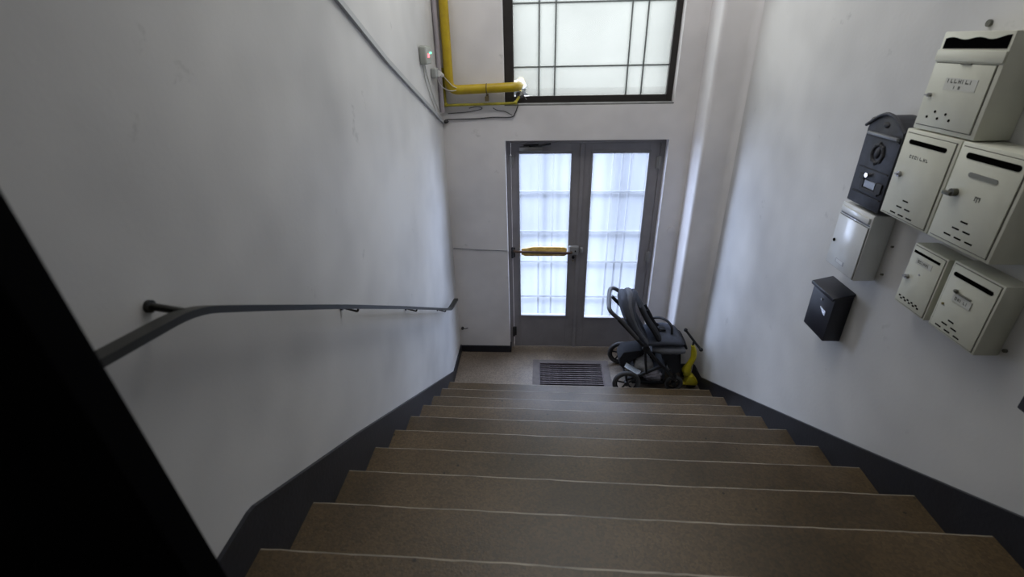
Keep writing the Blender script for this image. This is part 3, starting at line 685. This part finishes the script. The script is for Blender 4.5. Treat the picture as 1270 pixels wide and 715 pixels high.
# silvery white narrow box
F = Face(1.420, -1.212, -1.445, 1.925, 2.232)
t = mk('glossy cool white mailbox directly under the ornate dark one', F)
shell(F, t, WMS, 0.005)
bm = NB(); F.rect(bm, 0.06, 0.96, 0.865, 0.955, 0, 0.010, 0.004); obj('flap', bm, WMS, t, smooth=True)
bm = NB(); F.rect(bm, 0.04, 0.97, 0.835, 0.858, 0, 0.0015); obj('mail_slot', bm, mat('slot_grey', (0.13, 0.14, 0.15), 0.5), t)
mb_door(F, t, WMS, 0.03, 0.97, 0.02, 0.81, 0.005)
bm = NB(); cyl(bm, (F.xf - 0.006, F.y(0.115), F.z(0.40)), (1, 0, 0), 0.008, 0.004, 14); obj('lock', bm, SLOT, t, smooth=True)
bm = NB(); F.rect(bm, 0.34, 0.62, 0.105, 0.175, 0.005, 0.0062); obj('plate_frame', bm, STEEL, t)
bm = NB(); F.rect(bm, 0.37, 0.59, 0.118, 0.162, 0.0058, 0.0068); obj('name_plate', bm, WMS, t)
# two small lower boxes
F = Face(1.435, -1.690, -1.858, 1.965, 2.212)
t = mk('small narrow ivory mailbox with a checker row of vent holes, under the ivory pair', F)
shell(F, t, WM, 0.003); mb_door(F, t, WM, 0.05, 0.95, 0.03, 0.965, 0.003)
bm = NB(); F.rect(bm, 0.08, 0.86, 0.865, 0.905, 0.002, 0.004); obj('mail_slot', bm, SLOT, t)
bm = NB(); F.rect(bm, 0.22, 0.70, 0.72, 0.815, 0.003, 0.0042, 0.0004); obj('name_plate', bm, PLATE, t)
scribble(F, t, 0.28, 0.64, 0.745, 0.79, 0.0042, 5)
lock(F, t, 0.15, 0.47, r=0.009, d=0.003); bm = NB(); cyl(bm, (F.xf - 0.003, F.y(0.45), F.z(0.585)), (1, 0, 0), 0.0035, 0.003, 10); obj('screw', bm, STEEL, t)
for r in range(2):
    for i in range(5):
        u = 0.14 + i * 0.135 + (0.067 if r else 0); v = 0.135 - r * 0.03
        bm = NB(); F.rect(bm, u - 0.03, u + 0.03, v - 0.012, v + 0.012, 0.002, 0.0038); obj('vent', bm, SLOT, t)
F = Face(1.435, -1.880, -2.088, 1.968, 2.222)
t = mk('ivory mailbox with a bent name holder and clean slot, lowest of the ivory ones', F)
shell(F, t, WM, 0.003); mb_door(F, t, WM, 0.05, 0.95, 0.03, 0.965, 0.003)
bm = NB(); F.slotshape(bm, 0.10, 0.88, 0.815, 0.875, 0.002, 0.0042); obj('mail_slot', bm, SLOT, t)
bm = NB(); F.rect(bm, 0.26, 0.64, 0.50, 0.62, 0.003, 0.006, 0.001); obj('name_plate', bm, PLATE, t)
bm = NB(); F.rect(bm, 0.28, 0.60, 0.622, 0.640, 0.003, 0.011, 0.001); blob(bm, (F.xf - 0.010, F.y(0.30), F.z(0.65)), (0.006, 0.009, 0.007), 2); obj('plate_clip', bm, GAPM, t, smooth=True)
scribble(F, t, 0.32, 0.58, 0.53, 0.575, 0.006, 9)
bm = NB(); cyl(bm, (F.xf - 0.004, F.y(0.14), F.z(0.39)), (1, 0, 0), 0.005, 0.004, 12); obj('lock', bm, mat('brass_lock', (0.25, 0.20, 0.08), 0.3, metal=0.8), t)
louvres(F, t, 0.42, 0.075, 0.075, 0.20, d=0.003, w=0.06, h=0.010)
# anthracite small box with slanted lid
F = Face(1.430, -1.165, -1.360, 1.545, 1.795)
t = mk('small anthracite mailbox with an overhanging lid, lowest on the right wall', F)
bm = NB()
prism(bm, [(F.xf, F.z0), (F.xf, F.z1 - 0.012), (XR, F.z1 + 0.008), (XR, F.z0)], 'y', F.yb, F.ya, bev=0.003); obj('body', bm, ANTH, t, smooth=True)
bm = NB(); prism(bm, [(F.xf - 0.014, F.z1 - 0.022), (F.xf - 0.014, F.z1 - 0.004), (XR, F.z1 + 0.022), (XR, F.z1 + 0.008), (F.xf + 0.001, F.z1 - 0.010)], 'y', F.yb - 0.006, F.ya + 0.006, bev=0.002); obj('lid', bm, ANTH, t, smooth=True)
bm = NB(); cyl(bm, (F.xf - 0.002, F.y(0.50), F.z(0.76)), (1, 0, 0), 0.0065, 0.006, 14); obj('lock', bm, STEEL, t, smooth=True)
bm = NB(); c0 = Vector((F.xf, F.y(0.60), F.z(0.58)))
prism(bm, [(F.y(0.52), F.z(0.62)), (F.y(0.80), F.z(0.60)), (F.y(0.80), F.z(0.50)), (F.y(0.70), F.z(0.52))], 'x', F.xf - 0.004, F.xf); obj('name_plate', bm, CHR, t, 'bright chipped name plate')
# black box corner at the frame edge
bm = NB(); box(bm, 1.45, XR, -2.50, -2.268, 1.904, 2.20, 0.004)
t = thing('mailbox', 'black wall box cut off by the edge, low on the right wall', 'mailbox', (XR, -2.3, 1.66), GRP)
obj('body', bm, ANTH, t, smooth=True)
bm = NB(); box(bm, 1.446, 1.452, -2.49, -2.278, 1.914, 2.15, 0.002); obj('door', bm, ANTH, t, smooth=True)
# screws / plugs left in the wall
for (y, z, r, lab) in ((-1.482, 2.109, 0.0045, 'upper of two dark screw plugs beside the cool white mailbox'), (-1.480, 1.977, 0.005, 'lower of two dark screw plugs beside the cool white mailbox'),
                       (-2.104, 1.999, 0.006, 'dark screw plug right of the lowest ivory mailbox'), (-1.545, 2.948, 0.011, 'dark bolt head above the topmost mailbox')):
    bm = NB(); cyl(bm, (XR - 0.004, y, z), (1, 0, 0), r, 0.010, 12); tag(obj('wall_screw', bm, GAPM, smooth=True), lab, 'screw')

# ------------------------------------------------------------------ stroller
ST = thing('stroller', 'grey folding baby stroller parked across the landing beside the pillar', 'stroller', (0.95, 0.33, 0))
ya, yb = 0.10, 0.56
def wheel(c, R, w, name, spokes=5):
    bm = NB(); torus(bm, c, (0, 1, 0), R - w / 2, w / 2, 36, 10)
    for v in bm.verts: v.co.y = c[1] + (v.co.y - c[1]) * 1.15
    wobj = obj(name, bm, RUB, ST, smooth=True)
    bm = NB(); torus(bm, c, (0, 1, 0), R - w - 0.004, 0.007, 32, 8); cyl(bm, c, (0, 1, 0), 0.022, 0.04, 14)
    for k in range(spokes):
        a = 2 * math.pi * k / spokes + 0.4; d = Vector((math.cos(a), 0, math.sin(a)))
        tube(bm, [Vector(c) + d * 0.015, Vector(c) + d * (R - w - 0.002)], 0.009, 6, flat=0.6)
    obj('rim', bm, BLK, wobj, smooth=True)
RW = 0.128
wheel((0.800, 0.085, RW), RW, 0.035, 'rear_wheel'); wheel((0.815, 0.565, RW), RW, 0.035, 'rear_wheel')
for y in (0.15, 0.49): wheel((1.245, y, 0.085), 0.085, 0.028, 'front_wheel', 4)
for y in (ya, yb):
    s = 1 if y == ya else -1
    bm = NB()
    tube(bm, [(0.680, y + .02 * s, 0.780), (0.86, y + .01 * s, 0.585), (1.06, y, 0.360), (1.21, y + 0.01 * s, 0.190), (1.245, y + 0.045 * s, 0.125)], 0.0165, 10, 5)
    obj('frame_tube', bm, BLK, ST, smooth=True)
    bm = NB(); tube(bm, [(0.805, y + 0.02 * s, 0.140), (0.93, y + .01 * s, 0.205), (1.06, y + .005 * s, 0.285), (1.12, y, 0.310)], 0.015, 10, 4)
    obj('rear_strut', bm, BLK, ST, smooth=True)
    bm = NB(); tube(bm, [(0.935, y, 0.495), (0.955, y, 0.34), (0.975, y, 0.225)], 0.011, 10)
    obj('side_strut', bm, BLK, ST, smooth=True)
    bm = NB(); cyl(bm, (0.935, y - 0.006 * s, 0.510), (0, 1, 0), 0.030, 0.045, 18); obj('joint', bm, BLK, ST, smooth=True)
# handlebar: U shape
bm = NB()
H = [(0.86, ya + .01, 0.59), (0.715, ya + .02, 0.755), (0.640, ya + .03, 0.820), (0.605, ya + .055, 0.855), (0.606, 0.24, 0.872), (0.628, 0.40, 0.878), (0.655, yb - .055, 0.878), (0.700, yb - .03, 0.868), (0.770, yb - .02, 0.800), (0.87, yb - .01, 0.60)]
tube(bm, H, 0.0185, 12, 5); obj('handlebar', bm, mat('handle_grip', (0.055, 0.055, 0.06), 0.55), ST, smooth=True)
# hood: folded canopy behind the backrest; loft of arcs
def loft(bm, rings, close=True, cap=True):
    R = [[bm.verts.new(p) for p in r] for r in rings]; n = len(R[0])
    for i in range(len(R) - 1):
        for k in range(n if close else n - 1): bm.faces.new((R[i][k], R[i][(k + 1) % n], R[i + 1][(k + 1) % n], R[i + 1][k]))
    if cap and close: bm.faces.new(R[0][::-1]); bm.faces.new(R[-1])
def slab(bm, path, yc, hw, th, n=20, sag=0.0):
    """soft cushion-like slab following a side-view path [(x,z,halfwidth,thick)]"""
    rings = []
    P = [Vector((p[0], 0, p[1])) for p in path]
    for i, p in enumerate(P):
        a = P[max(0, i - 1)]; b = P[min(len(P) - 1, i + 1)]; t = (b - a).normalized(); nn = Vector((-t.z, 0, t.x))
        w = path[i][2] if len(path[i]) > 2 else hw; h = path[i][3] if len(path[i]) > 3 else th
        ring = []
        for k in range(n):
            a_ = 2 * math.pi * k / n; c, s = math.cos(a_), math.sin(a_)
            c = math.copysign(abs(c) ** 0.55, c); s = math.copysign(abs(s) ** 0.7, s)
            q = p + nn * (h * s - sag * (1 - c * c)); ring.append((q.x, yc + w * c, q.z))
        rings.append(ring)
    loft(bm, rings)
def resample(path, m=5):
    out = []
    for a, b in zip(path, path[1:]):
        for k in range(m): out.append(tuple(a[j] + (b[j] - a[j]) * k / m for j in range(len(a))))
    return out + [path[-1]]
yc = 0.33
bm = NB()   # canopy folded back, bowed over the seat back
canopy = [(0.70, 0.9, 0.15, 0.012), (0.760, 0.940, 0.055, 0.020), (0.748, 0.905, 0.120, 0.038), (0.752, 0.850, 0.170, 0.046), (0.775, 0.78, 0.205, 0.050), (0.825, 0.68, 0.215, 0.048), (0.89, 0.59, 0.212, 0.040), (0.955, 0.50, 0.20, 0.025)]
slab(bm, resample(canopy[1:], 5), yc, 0.2, 0.04)
obj('canopy', bm, FAB, ST, smooth=True)
for j, dx in enumerate((0.045, 0.085)):   # folds of the canopy
    bm = NB(); fold = [(p[0] + dx * (1 - i / 6.5), p[1] + 0.012 - 0.006 * j, p[2] - 0.004 - 0.014 * j, 0.026) for i, p in enumerate(canopy[1:])]
    slab(bm, resample(fold, 5), yc, 0.2, 0.03); obj('canopy_fold', bm, FABL if j == 0 else FAB, ST, smooth=True)
bm = NB()   # seat back
slab(bm, resample([(0.880, 0.850, 0.125, 0.016), (0.905, 0.80, 0.155, 0.024), (0.96, 0.70, 0.170, 0.026), (1.03, 0.60, 0.170, 0.028), (1.07, 0.53, 0.168, 0.028)], 4), yc, 0.17, 0.025)
obj('backrest', bm, FABD, ST, smooth=True)
bm = NB()
slab(bm, resample([(0.98, 0.49, 0.165, 0.028), (1.06, 0.505, 0.175, 0.034), (1.17, 0.510, 0.178, 0.036), (1.26, 0.495, 0.165, 0.030), (1.295, 0.475, 0.140, 0.018)], 4), yc, 0.17, 0.03)
obj('seat', bm, FAB, ST, smooth=True)
bm = NB()
slab(bm, resample([(1.275, 0.490, 0.125, 0.016), (1.315, 0.465, 0.125, 0.016), (1.335, 0.42, 0.120, 0.014)], 4), yc, 0.15, 0.018)
obj('footrest', bm, FABD, ST, smooth=True)
bm = NB()
slab(bm, resample([(1.02, 0.420, 0.150, 0.035), (1.12, 0.425, 0.190, 0.045), (1.24, 0.425, 0.190, 0.040), (1.31, 0.420, 0.170, 0.028)], 4), yc, 0.15, 0.03)
obj('seat_skirt', bm, FABL, ST, 'lighter grey side panel of the seat', smooth=True)
bm = NB()   # bumper bar over the seat
tube(bm, [(1.045, yb - .05, 0.50), (1.065, yb - .06, 0.57), (1.115, 0.43, 0.620), (1.165, 0.36, 0.630), (1.195, 0.30, 0.605), (1.20, 0.27, 0.545)], 0.012, 10, 5)
obj('bumper_bar', bm, BLK, ST, smooth=True)
for y in (0.28, 0.38):
    bm = NB(); tube(bm, [(0.955, y, 0.785), (1.01, y, 0.69), (1.06, y, 0.60), (1.10, y, 0.565)], 0.012, 6, 3, flat=0.25); obj('harness_strap', bm, BLK, ST)
bm = NB(); box(bm, 1.10, 1.15, 0.30, 0.36, 0.552, 0.572, 0.006); obj('harness_buckle', bm, BLK, ST, smooth=True)
# basket
bm = NB()
def bk(x0, x1, y0, y1, z0, z1, th=0.006):
    box(bm, x0, x1, y0, y1, z0, z0 + th); box(bm, x0, x0 + th, y0, y1, z0, z1); box(bm, x1 - th, x1, y0, y1, z0, z1 + 0.09)
    box(bm, x0, x1, y0, y0 + th, z0, z0 + 0.03); box(bm, x0, x1, y1 - th, y1, z0, z1)
bk(0.86, 1.15, ya + 0.035, yb - 0.035, 0.085, 0.19)
obj('basket', bm, FABD, ST)
bm = NB()   # dark rear apron of the basket between the rear wheels
prism(bm, [(0.750, 0.26), (0.785, 0.335), (0.95, 0.36), (0.99, 0.32), (0.875, 0.265), (0.845, 0.20), (0.83, 0.15), (0.795, 0.145), (0.76, 0.19)], 'y', 0.27, 0.45, bev=0.012)
obj('rear_apron', bm, FABD, ST, smooth=True)
bm = NB(); prism(bm, [(1.10, 0.39), (1.27, 0.39), (1.285, 0.20), (1.22, 0.19)], 'y', ya + 0.06, ya + 0.068)
obj('side_panel', bm, FABD, ST)
bm = NB(); prism(bm, [(1.10, 0.39), (1.27, 0.39), (1.285, 0.20), (1.22, 0.19)], 'y', yb - 0.068, yb - 0.06)
obj('side_panel', bm, FABD, ST)
bm = NB(); prism(bm, [(1.255, 0.41), (1.270, 0.41), (1.300, 0.19), (1.285, 0.19)], 'y', ya + 0.06, yb - 0.06)
obj('calf_panel', bm, FABD, ST)
bm = NB(); cyl(bm, (0.808, 0.325, RW), (0, 1, 0), 0.010, 0.47, 10); obj('rear_axle', bm, BLK, ST, smooth=True)
bm = NB(); cyl(bm, (1.245, 0.32, 0.185), (0, 1, 0), 0.012, 0.40, 10); obj('front_axle', bm, BLK, ST, smooth=True)
# belongings in the basket
bm = NB(); blob(bm, (0.985, 0.32, 0.180), (0.085, 0.10, 0.085), 4, 0.10, 4, 0.8)
tag(obj('shopping_bag', bm, BAGW, smooth=True), 'crumpled off-white bag in the stroller basket', 'bag')
bm = NB(); blob(bm, (1.055, 0.190, 0.135), (0.085, 0.045, 0.042), 4, 0.14, 9, 0.8)
tag(obj('folded_cloth', bm, BAGP, smooth=True), 'rumpled lilac-grey cloth lying in front of the white bag in the basket', 'cloth')
lt = thing('leaflet', 'bluish white leaflet poking out of the rear end of the basket', 'leaflet', (0.86, 0.2, 0.2))
bm = NB(); M_ = Matrix.Translation((0.865, 0.185, 0.212)) @ Matrix.Rotation(math.radians(20), 4, 'Y') @ Matrix.Rotation(math.radians(-24), 4, 'Z')
r = bmesh.ops.create_cube(bm, size=1.0)
for v in r['verts']: v.co = M_ @ Vector((v.co.x * 0.15, v.co.y * 0.09, v.co.z * 0.003))
obj('sheet', bm, PAPER, lt)
bm = NB()
for i in range(5):
    r = bmesh.ops.create_cube(bm, size=1.0)
    for v in r['verts']: v.co = M_ @ Vector((v.co.x * (0.10 - 0.012 * (i % 3)), -0.028 + i * 0.014 + v.co.y * 0.003, 0.0018 + v.co.z * 0.0006))
obj('printed_lines', bm, PRINT, lt)

# ------------------------------------------------------------------ yellow children's scooter behind the stroller
SC = thing('toy_scooter', "yellow child's ride-on scooter with black T handlebar leaning by the right wall", 'scooter', (1.42, 0.25, 0))
bm = NB()
tube(bm, [(1.380, 0.21, 0.465), (1.400, 0.21, 0.40), (1.402, 0.205, 0.33), (1.375, 0.20, 0.26), (1.360, 0.20, 0.205), (1.378, 0.20, 0.15)], 0.03, 14, 6, rads=[0.016, 0.027, 0.026, 0.028, 0.044, 0.028], flat=0.9)
obj('steering_column', bm, YSC, SC, smooth=True)
bm = NB(); tube(bm, [(1.380, 0.21, 0.455), (1.390, 0.225, 0.50)], 0.010, 10); obj('stem', bm, BLK, SC, smooth=True)
bm = NB(); tube(bm, [(1.330, 0.30, 0.565), (1.395, 0.225, 0.495), (1.440, 0.17, 0.452)], 0.011, 10); obj('handlebar', bm, BLK, SC, smooth=True)
for c in ((1.328, 0.303, 0.568), (1.443, 0.167, 0.449)):
    bm = NB(); blob(bm, c, (0.018, 0.018, 0.018), 2); obj('grip_end', bm, BLK, SC, smooth=True)
bm = NB()
prism(bm, [(1.36, 0.05), (1.375, 0.15), (1.42, 0.155), (1.475, 0.085), (1.47, 0.045)], 'y', 0.165, 0.245, bev=0.012); obj('wheel_guard', bm, YSC, SC, smooth=True)
bm = NB(); cyl(bm, (1.425, 0.205, 0.048), (0, 1, 0), 0.048, 0.030, 24); obj('wheel', bm, BLK, SC, smooth=True)
bm = NB(); box(bm, 1.33, 1.40, 0.175, 0.235, 0.045, 0.065, 0.006); obj('deck', bm, YSC, SC, smooth=True)
bm = NB(); tube(bm, [(1.395, 0.235, 0.075), (1.40, 0.30, 0.055), (1.405, 0.355, 0.04)], 0.016, 10); obj('side_arm', bm, YSC, SC, smooth=True)
bm = NB(); cyl(bm, (1.405, 0.37, 0.036), (0, 1, 0), 0.036, 0.024, 20); obj('wheel', bm, BLK, SC, smooth=True)
